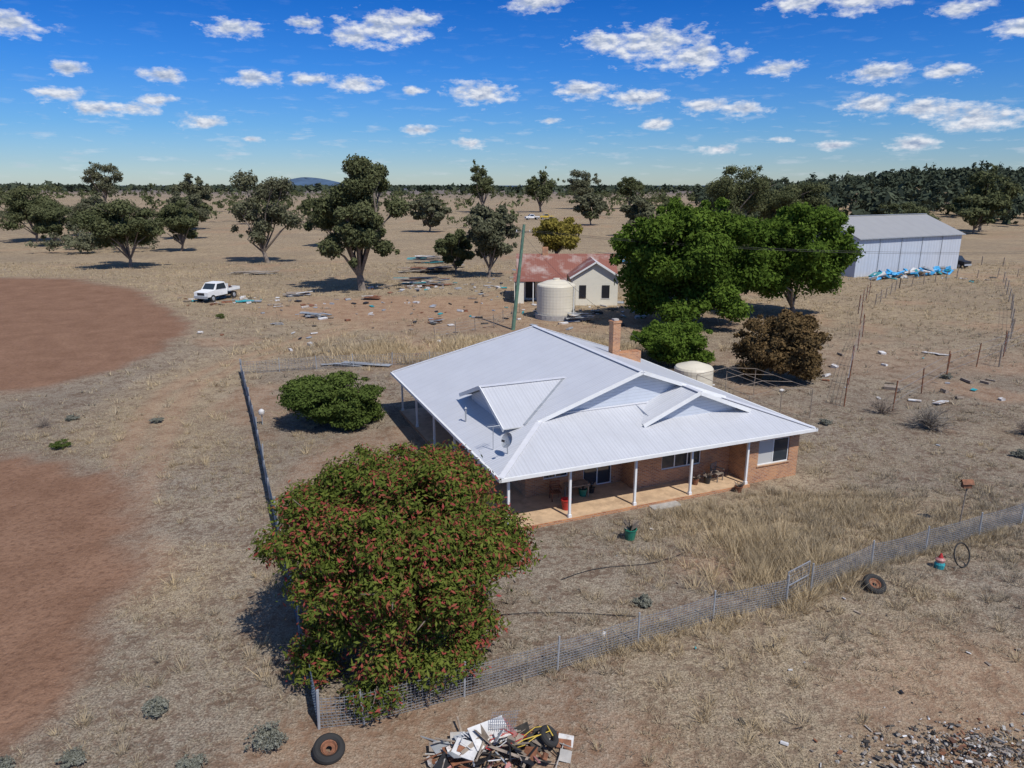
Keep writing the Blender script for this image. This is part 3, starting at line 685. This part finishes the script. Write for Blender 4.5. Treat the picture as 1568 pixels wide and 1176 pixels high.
for i in range(12): mb.beam((1.35*i/12,.55*i/12,.1),(1.35*i/12,.55*i/12,1.3),.008,.008,'wire')
for i in range(9): mb.beam((0,0,.1+i*.14),(1.35,.55,.1+i*.14),.008,.008,'wire')
mb.make('garden_gate',None,(10.5,24.6,0),.25)
def pfence(name,P,h=2.0,r_=.04,step=5,wires=4,k='rustm'):
    mb=MB()
    for (x0,y0),(x1,y1) in zip(P[:-1],P[1:]):
        L=math.hypot(x1-x0,y1-y0); n=max(1,round(L/step))
        for i in range(n+1): 
            X0=x0+(x1-x0)*i/n; Y0=y0+(y1-y0)*i/n; mb.cone((X0,Y0,-.1),(X0+random.uniform(-.1,.1),Y0,h*random.uniform(.85,1.1)),r_,r_,k,5)
        for j in range(wires): 
            z=h*.9*(j+1)/wires; mb.beam((x0,y0,z),(x1,y1,z),.014,.014,'wire')
    mb.make(name)
pfence('paddock_fence',[(24,50),(30,62),(37,75),(43,89),(52,105)],2.2,.05,7,4)
pfence('paddock_fence',[(27,49),(36,58),(46,66),(60,78)],2.3,.05,7,3)
pfence('paddock_fence',[(43,62),(52,74),(64,92),(80,118)],2.0,.07,7,3,'wood')
pfence('yard_fence',[(48,95),(60,112),(76,124),(96,128)],1.6,.07,4,3,'wood')
pfence('yard_fence',[(88,150),(100,142),(118,150),(130,165)],1.6,.1,4,3,'wood')
pfence('yard_fence',[(-8,74),(-2,80),(1,90)],1.4,.05,3,4,'wood')

# ------------------------------------------------------------------ outbuildings
C=empty('weatherboard_cottage',(0,0,0),0)
mb=MB()
mb.box((1.2,100.5,0),(14.2,107,3.9),'creamboard'); mb.box((8.0,95.6,0),(14.0,100.497,3.9),'creamboard')
mb.poly([(8.0,95.6,3.9),(14.0,95.6,3.9),(11,95.6,5.65)],'creamboard'); mb.poly([(14.2,100.5,3.9),(14.2,107,3.9),(14.2,103.75,6.0)],'creamboard'); mb.poly([(1.2,107,3.9),(1.2,100.5,3.9),(1.2,103.75,6.0)],'creamboard')
mb.make('walls',C)
mb=MB(); mb.slab([(.6,100.1,3.7),(14.6,100.1,3.7),(14.6,103.75,6.08),(.6,103.75,6.08)],'rust_roof',.05); mb.slab([(14.6,107.4,3.7),(.6,107.4,3.7),(.6,103.75,6.08),(14.6,103.75,6.08)],'rust_roof',.05)
mb.slab([(7.6,95.2,3.68),(11,95.2,5.75),(11,103.4,5.75),(7.6,103.4,3.68)][::-1],'rust_roof2',.05); mb.slab([(11,95.2,5.75),(14.4,95.2,3.68),(14.4,103.4,3.68),(11,103.4,5.75)][::-1],'cap',.05)
mb.slab([(.2,97.2,3.0),(7.55,97.2,3.0),(7.55,100.2,3.72),(.2,100.2,3.72)],'rust_roof',.05)
mb.beam((7.6,95.16,3.66),(11,95.16,5.74),.05,.2,'white'); mb.beam((11,95.16,5.74),(14.4,95.16,3.66),.05,.2,'white')
mb.make('roof',C)
mb=MB()
for x_ in (.4,2.8,5.2,7.4): mb.box((x_,97.3,0),(x_+.12,97.42,3.0),'white')
mb.box((.3,97.3,0),(1.6,97.35,2.9),'creamboard'); mb.box((1.9,100.44,.3),(3.2,100.49,2.6),'dark'); mb.box((4.4,100.44,.9),(5.8,100.49,2.4),'dark')
mb.box((11.9,95.52,1.0),(12.9,95.59,2.7),'dark'); mb.box((8.9,95.52,1.0),(9.8,95.59,2.7),'dark'); mb.box((11.8,95.54,.92),(13.0,95.597,1.0),'white'); mb.box((14.0,96.8,.2),(14.05,97.8,2.4),'dark')
mb.box((4.3,103.4,5.5),(5.1,104.1,7.0),'brick'); mb.make('verandah_and_openings',C)
mb=MB(); mb.lathe([(0,.6),(2.3,.6),(2.32,.7),(2.32,3.9),(2.25,4.05),(1.2,4.45),(.4,4.6),(.4,4.75),(0,4.75)],(0,0,0),'tankc',36)
mb.cone((0,0,-.1),(0,0,.597),2.5,2.5,'concrete',24); mb.cone((2.0,-1.4,.3),(2.0,-1.4,4.0),.05,.05,'white',6); mb.make('water_tank',None,(5.3,86.5,0))
mb=MB(); mb.lathe([(0,0),(1.5,0),(1.5,1.7),(1.4,1.85),(.5,2.15),(0,2.2)],(0,0,0),'tankc',30); mb.make('water_tank',None,(14.2,54.8,0))
sh=empty('machinery_shed',(59.2,125.7,0),math.atan2(13,25.5)); L_=28.6;Dp=16
mb=MB(); mb.box((0,0,0),(L_,Dp,6.7),'shedwall')
for x_ in (0,L_): mb.poly([(x_,0,6.7),(x_,Dp,6.7),(x_,Dp/2,9.9)],'shedwall')
mb.make('walls',sh)
mb=MB(); mb.slab([(-.3,-.4,6.62),(L_+.3,-.4,6.62),(L_+.3,Dp/2,9.98),(-.3,Dp/2,9.98)],'shedroof',.08); mb.slab([(L_+.3,Dp+.4,6.62),(-.3,Dp+.4,6.62),(-.3,Dp/2,9.98),(L_+.3,Dp/2,9.98)],'shedroof',.08)
mb.beam((-.3,Dp/2,10.02),(L_+.3,Dp/2,10.02),.5,.08,'galv'); mb.box((-.3,-.55,6.45),(L_+.3,-.403,6.6),'galv'); mb.make('roof',sh)
mb=MB(); 
for i in range(1,5): mb.box((i*L_/5-.08,-.10,0),(i*L_/5+.08,-.003,6.4),'galv')
mb.make('door_posts',sh)
fh=empty('distant_house',(150,372,float(hz(np.array(150.),np.array(372.)))),.3)
mb=MB(); mb.box((-9,-6,0),(9,6,4),'white'); mb.make('walls',fh)
mb=MB(); mb.poly([(-10.5,-7.5,3.8),(10.5,-7.5,3.8),(3,0,8.2),(-3,0,8.2)],'cap'); mb.poly([(10.5,7.5,3.8),(-10.5,7.5,3.8),(-3,0,8.2),(3,0,8.2)],'cap'); mb.poly([(-10.5,7.5,3.8),(-10.5,-7.5,3.8),(-3,0,8.2)],'cap'); mb.poly([(10.5,-7.5,3.8),(10.5,7.5,3.8),(3,0,8.2)],'cap'); mb.make('roof',fh)

# pole and cables
mb=MB(); mb.cone((0,0,-.2),(1.2,.3,11.4),.22,.15,'greenpole',10); mb.beam((.3,.3,10.6),(2.0,.3,10.6),.12,.12,'wood')
for x_ in (.4,1.0,1.8): mb.cone((x_,.3,10.66),(x_,.3,10.85),.05,.03,'white',6)
mb.make('utility_pole',None,(.1,78.9,0))
mb=MB()
def cable(a,b_,sag,k='black',r_=.014):
    a=Vector(a);b_=Vector(b_); pts=[]
    for i in range(17):
        f=i/16; p=a.lerp(b_,f); p.z-=sag*4*f*(1-f); pts.append(p)
    mb.tube(pts,r_,k,4)
cable((.5,79.2,10.8),(70,70,10),1.6); cable((1.9,79.2,10.8),(70,71,10),1.5); cable((1.3,79.2,10.2),(8.5,46.7,5.6),.6); cable((.5,79.2,10.8),(-8,250,10),4)
mb.make('power_lines')

mb=MB(); 
for x_ in (0,2.6,5.2):
    for y_ in (0,6): mb.cone((x_,y_,0),(x_,y_,2.1),.028,.028,'wood',6)
    mb.cone((x_,0,2.1),(x_,6,2.1),.02,.02,'wood',6)
for y_ in (0,2,4,6): mb.cone((0,y_,2.1),(2.6,y_,2.4),.018,.018,'wood',6); mb.cone((2.6,y_,2.4),(5.2,y_,2.1),.018,.018,'wood',6)
mb.cone((2.6,0,2.4),(2.6,6,2.4),.02,.02,'wood',6)
mb.make('pipe_frame_carport',None,(15.6,45.6,0),.35)

# vehicles
def ute(name,X_,Y_,rot,k='white',sc=1):
    mb=MB(); P=[(-2.3,.55),(-2.3,1.0),(-1.2,1.12),(-.65,1.72),(.55,1.76),(.75,1.1),(.75,.55)]
    w_=.86
    for sgn in (1,-1):
        pts=[(x_,sgn*(w_-.12*(z>1.2)),z) for x_,z in P]; mb.poly(pts[::-1] if sgn>0 else pts,k)
    for i in range(len(P)):
        (xa,za),(xb,zb)=P[i],P[(i+1)%len(P)]; wa=w_-.12*(za>1.2); wb=w_-.12*(zb>1.2)
        mb.poly([(xa,wa,za),(xa,-wa,za),(xb,-wb,zb),(xb,wb,zb)],k)
    mb.poly([(-1.17,-.72,1.18),(-1.17,.72,1.18),(-.72,.66,1.68),(-.72,-.66,1.68)],'glass')
    for sgn in(1,-1): mb.poly([(-.98,sgn*.865,1.16),(.6,sgn*.865,1.16),(.48,sgn*.765,1.66),(-.62,sgn*.765,1.66)],'glass')
    mb.box((.85,-.95,.78),(2.7,.95,.84),'galv')
    for a,b_ in (((.85,-.95,.843),(2.7,-.91,1.1)),((.85,.91,.843),(2.7,.95,1.1)),((2.66,-.907,.843),(2.7,.907,1.1)),((.85,-.9,.843),(.9,.9,1.55))): mb.box(a,b_,k)
    mb.box((-2.25,-.5,.4),(2.6,.5,.547),'black'); mb.box((-2.4,-.85,.42),(-2.303,.85,.66),'galv'); mb.box((-2.31,-.45,.7),(-2.304,.45,.95),'black')
    for i in range(5): mb.obox((1.1+i*.35,rr(-.4,.4),.98),(.4,.35,.25),Matrix.Rotation(rr(0,3),3,'Z'),random.choice(['wood','rustm','black','galv']))
    for sx in(-1.5,1.75):
        for sgn in(1,-1): mb.cone((sx,sgn*.68,.36),(sx,sgn*.9,.36),.36,.36,'rubber',16); mb.cone((sx,sgn*.9,.36),(sx,sgn*.92,.36),.2,.18,'galv',10)
    ob=mb.make(name,None,(X_,Y_,0),rot); ob.scale=(sc,sc,sc*1.1); return ob
ute('white_ute',-41.2,100.5,1.25,'white',1.3)
ute('parked_ute',9,340,.3,'white',1.3); ute('parked_ute',16,346,.1,'yellow',1.3); ute('parked_ute',86,142,2,'black',1.2)

def tyre(name,loc,R_,r_,rot,rim='rustm'):
    mb=MB(); n=26;m_=10
    ring=lambda i,j:((R_+r_*math.cos(2*math.pi*j/m_)*.95)*math.cos(2*math.pi*i/n),(R_+r_*math.cos(2*math.pi*j/m_)*.95)*math.sin(2*math.pi*i/n),r_*1.1*math.sin(2*math.pi*j/m_))
    for i in range(n):
        for j in range(m_): mb.poly([ring(i,j),ring(i+1,j),ring(i+1,j+1),ring(i,j+1)],'rubber')
    if rim: mb.lathe([(R_-r_*.9,-r_*.6),(R_-r_*.85,0),(R_-r_*.9,r_*.6),(R_-r_*1.1,r_*.5),(R_-r_*1.4,.0),(R_*.25,.0)],(0,0,0),rim,20)
    ob=mb.make(name,None,loc); ob.rotation_euler=rot; return ob
tyre('old_tyre',(-5.15,16.9,.20),.34,.12,(.3,.15,0)); tyre('old_tyre',(14.4,25.6,.2),.34,.12,(.5,.1,0)); 
tyre('steel_hoop',(18.9,27.4,.5),.5,.03,(1.2,.2,.4),None)

mb=MB(); random.seed(9)
for i in range(150):
    a=rr(0,6.28); q=rr(0,1)**.6; x_=math.cos(a)*q*2.1; y_=math.sin(a)*q*1.0; z_=(1-q)*rr(.15,.75)+.08
    R=Matrix.Rotation(rr(0,6.28),3,'Z')@Matrix.Rotation(rr(-.8,.8),3,'X')@Matrix.Rotation(rr(-.5,.5),3,'Y')
    k=random.choice(['skin_white','skin_white','galv','wood','rustm','rustm','black','concrete','char','char','wood','pink'])
    ty=rr(0,1)
    if ty<.35: mb.obox((x_,y_,z_),(rr(.2,.8),rr(.15,.45),.012),R,k)
    elif ty<.65: mb.obox((x_,y_,z_),(rr(.4,1.3),rr(.02,.08),rr(.015,.04)),R,k)
    elif ty<.85: mb.obox((x_,y_,z_),(rr(.08,.3),rr(.08,.2),rr(.06,.18)),R,k)
    else:
        p0=Vector((x_,y_,z_)); d_=R@Vector((rr(.3,.9),0,0)); mb.cone(p0,p0+d_,.025,.025,k,8)
mb.obox((-.2,.25,.62),(1.1,.7,.03),Matrix.Rotation(.4,3,'Z')@Matrix.Rotation(.35,3,'X'),'skin_white'); mb.obox((-.9,-.1,.45),(.7,.5,.03),Matrix.Rotation(-.5,3,'Z')@Matrix.Rotation(.3,3,'X'),'skin_white')
for w_ in range(3):
    pts=[(1.0+.6*math.cos(t_*.7+w_)*rr(.9,1.1)-w_*.7,.1+.3*math.sin(t_*.9),.5+.15*math.sin(t_*1.3)) for t_ in range(14)]; mb.tube(pts,.014,['yellow','red','skin_white'][w_],5)
for i in range(13): mb.beam((-.3+i*.06,.2,.45),(-.1+i*.06,.5,1.1),.008,.008,'wire'); 
for i in range(9): mb.beam((-.3+i*.025,.2+i*.0375,.45+i*.08),(.48+i*.025,.2+i*.0375,.45+i*.08),.008,.008,'wire')
mb.make('junk_pile',None,(-.4,16.8,0),.1)
tyre('old_tyre',(1.05,17.1,.45),.24,.09,(.5,.5,.6),None)
def rock(mb,x_,y_,z_,s_,k):
    R=Matrix.Rotation(rr(0,6.28),3,'Z')@Matrix.Rotation(rr(0,3),3,'X'); pr=[(0,-.5),(.38,-.35),(.5,0),(.36,.33),(0,.45)]
    n=6; rings=[]
    for r_,z1 in pr: rings.append([tuple(Vector((x_,y_,z_))+R@Vector((r_*math.cos(6.283*i/n)*s_*rr(.7,1.3),r_*math.sin(6.283*i/n)*s_*rr(.5,1),z1*s_*rr(.5,1)))) for i in range(n)])
    for a,b_ in zip(rings[:-1],rings[1:]):
        for i in range(n): j=(i+1)%n; mb.poly([a[i],a[j],b_[j],b_[i]],k)
mb=MB()
for i in range(1300):
    x_=random.gauss(0,1.7); y_=random.gauss(0,.65); h_=max(0,.25*math.exp(-(x_/2.2)**2-(y_/.9)**2)); s_=rr(.025,.10)*(1.8 if random.random()<.08 else 1)
    k=random.choice(['rock','rock','rock','char','char','concrete','rustm','wood','skin_white'])
    if random.random()<.7: rock(mb,x_,y_,h_*rr(.3,1),s_,k)
    else: mb.obox((x_,y_,h_*rr(.4,1)+.03),(s_*rr(1,3),s_*rr(.4,1.3),s_*rr(.1,.5)),Matrix.Rotation(rr(0,6.28),3,'Z')@Matrix.Rotation(rr(-.6,.6),3,'X'),k)
mb.make('rubble_heap',None,(12.6,16.7,0),.15)
mb=MB()
for i in range(560):
    zone=random.choice([(-15,92,16,9),(4,88,10,6),(16,92,8,6),(-2,112,14,6),(6,26,9,5),(30,56,10,8),(-16,113,6,3),(70,124,14,3),(6,118,14,10),(-40,100,5,4),(-12,75,14,8),(-5,95,22,10),(20,20,8,4),(-30,95,14,8)])
    x_=random.gauss(zone[0],zone[2]*.6); y_=random.gauss(zone[1],zone[3]*.6)
    if float(sdpoly(np.array([x_]),np.array([y_]),HP)[0])<.5 or y_<17: continue
    s_=rr(.04,.13) if y_<50 else rr(.12,.7)
    R=Matrix.Rotation(rr(0,6.28),3,'Z')@Matrix.Rotation(rr(-.3,.3),3,'X')
    mb.obox((x_,y_,.05+s_*.1),(s_*rr(.6,2.4),s_*rr(.4,1),s_*rr(.05,.5)),R,random.choice(['skin_white','wood','galv','galv','teal','rustm','black','skin_white','wood','char','skin_white','wood']))
mb.make('scattered_debris')
def sheetpile(name,X_,Y_,n,L_,k,rot=0,hh=.5):
    mb=MB()
    for i in range(n):
        R=Matrix.Rotation(rot+rr(-.5,.5),3,'Z')@Matrix.Rotation(rr(-.15,.15),3,'X')@Matrix.Rotation(rr(-.08,.08),3,'Y')
        mb.obox((rr(-L_*.3,L_*.3),rr(-L_*.15,L_*.15),.06+hh*i/n),(L_*rr(.4,.8),rr(.3,.9),.04),R,random.choice(k))
    mb.make(name,None,(X_,Y_,0))
sheetpile('timber_pile',-23.5,86.5,12,3.6,['wood','galv','wood','galv'],-.2); sheetpile('timber_pile',-46,131,10,8,['wood','palebark','galv'],.6)
sheetpile('scrap_pile',-14,116,26,8,['wood','rustm','galv','teal','skin_white','black'],.1,1.2); sheetpile('scrap_pile',-15,134,22,10,['wood','rustm','galv','palebark'],.1,1.0)
sheetpile('scrap_pile',8,84,16,3.5,['skin_white','galv','wood'],.4,1.0); sheetpile('roofing_sheet',40.4,67,2,2.6,['skin_white'],-.3,.1); sheetpile('roofing_sheet',-14,62.8,3,6,['skin_white','galv'],.15,.2)
sheetpile('scrap_pile',-36,98.5,8,2.6,['teal','teal','galv'],.1,.2); sheetpile('scrap_pile',17,92,16,4,['galv','black','wood','skin_white'],.2,1.0)
sheetpile('scrap_pile',8,128,30,14,['wood','rustm','galv','blue','skin_white','black'],.1,1.5); sheetpile('scrap_pile',-16,150,18,9,['wood','rustm','teal','skin_white','black'],.1,1.5)
sheetpile('scrap_pile',20,150,24,16,['wood','rustm','galv','blue','skin_white','black'],.1,1.8); sheetpile('scrap_pile',-31,104,9,4,['skin_white','wood','galv'],.5,.5); sheetpile('scrap_pile',-9,83,7,2.4,['rustm','wood','galv'],.9,.4)
sheetpile('roofing_sheet',-27,82,3,1.6,['skin_white','galv'],.8,.2); sheetpile('roofing_sheet',-34,77,2,1.2,['skin_white'],.2,.1); sheetpile('scrap_pile',-20,101,8,3,['skin_white','rustm','wood'],.2,.5)
mb=MB()
for i in range(80):
    x_=rr(0,20); y_=-1.5+rr(-1.2,.6)
    mb.obox((x_,y_,rr(.1,.9)),(rr(.7,2.4),rr(.6,1.5),rr(.05,.3)),Matrix.Rotation(rr(0,6.28),3,'Z')@Matrix.Rotation(rr(-.7,.7),3,'X')@Matrix.Rotation(rr(-.5,.5),3,'Y'),random.choice(['blue','blue','blue','teal','skin_white','galv','wood']))
mb.make('tarpaulin_pile',None,(59.4,124,0),math.atan2(13,25.5))
def deadbush(name,X_,Y_,s_,n=70,k='wood'):
    mb=MB()
    for i in range(n):
        a=rr(0,6.28);e_=rr(.1,1.3);p0=Vector((rr(-.1,.1),rr(-.1,.1),0)); 
        d_=Vector((math.cos(a)*math.cos(e_),math.sin(a)*math.cos(e_),math.sin(e_)))*s_*rr(.6,1)
        p1=p0+d_*.5+Vector((rr(-.1,.1),rr(-.1,.1),rr(0,.15)))*s_; p2=p0+d_+Vector((rr(-.2,.2),rr(-.2,.2),rr(-.1,.1)))*s_
        mb.cone(p0,p1,.02*s_,.012*s_,k,4,False); mb.cone(p1,p2,.012*s_,.004*s_,k,4,False)
        for q in range(3): mb.cone(p1.lerp(p2,rr(0,.6)),p1+(p2-p1)*.8+Vector((rr(-.3,.3),rr(-.3,.3),rr(-.1,.2)))*s_,.008*s_,.003*s_,k,3,False)
    mb.make(name,None,(X_,Y_,0))
deadbush('dead_bush',27.5,45.2,1.7,120,'palebark'); deadbush('dead_bush',26,48.5,1.3,60); deadbush('dead_bush',33,44,1.2,60); deadbush('dead_bush',-31,45.5,.9,40)
M['salt']=foliage('saltbush_leaves',(.14,.145,.115),(.29,.29,.24),.2)
for i,(x_,y_,s_,k) in enumerate([(-10.8,18.6,.9,'salt'),(-7.0,17.3,1.3,'salt'),(-12.2,16.6,.8,'salt'),(-27.5,41.5,1.2,'hedge'),(-24,46.5,.9,'salt'),(-35,86,1.5,'hedge'),(5,24.5,.8,'salt'),(-8.8,16.4,.8,'salt'),(-14,16.2,.8,'salt'),(-30,47,1.0,'salt'),(36,58,1.2,'salt'),(30,40,1.1,'salt'),(21,46,1,'salt')]):
    tree('low_saltbush',x_,y_,s_*.42,s_,200+i,k,n=2600,size=.035,K=16,trunk=0,br=.35,inner=.3,core=False,tr=.015,limbs=6,shell=.6,sprigs=14)

pot('green_planter',5.35,29.75,.28,.5,'green',True)
mb=MB(); mb.lathe([(0,0),(.18,0),(.21,.2),(.16,.3)],(0,0,0),'teal',14); mb.lathe([(.16,.3),(.19,.42),(.1,.5),(0,.53)],(0,0,0),'pink',14); mb.lathe([(.11,.48),(.03,.68),(0,.69)],(0,0,0),'red',12); mb.make('garden_gnome',None,(17.9,27.2,0))
mb=MB(); mb.cone((0,0,0),(.05,0,2.0),.035,.03,'wood',6); mb.box((-.18,-.12,2.0),(.2,.12,2.22),'rustm'); mb.poly([(-.25,-.18,2.2),(.27,-.18,2.2),(.27,0,2.4),(-.25,0,2.4)],'rustm'); mb.poly([(.27,.18,2.2),(-.25,.18,2.2),(-.25,0,2.4),(.27,0,2.4)],'rustm'); mb.make('bird_feeder_post',None,(21.0,31.0,0))
mb=MB(); mb.lathe([(0,0),(.16,.02),(.19,.12),(.19,.28),(.13,.36),(.06,.40),(0,.41)],(0,0,0),'skin_white',16); mb.cone((0,0,-.7),(0,0,0),.04,.04,'galv',6); mb.make('white_thing_on_post',None,(-16.7,46.0,.7));  # small rounded white thing by the side fence, not identified
mb=MB(); mb.tube([(2+i*.7,26.2+math.sin(i*.8)*.25+i*.28,.06) for i in range(9)],.014,'black',5); mb.tube([(-1+i*.7,23.6+math.sin(i*.5)*.2+i*.02,.06) for i in range(9)],.014,'black',5); mb.make('garden_hose')
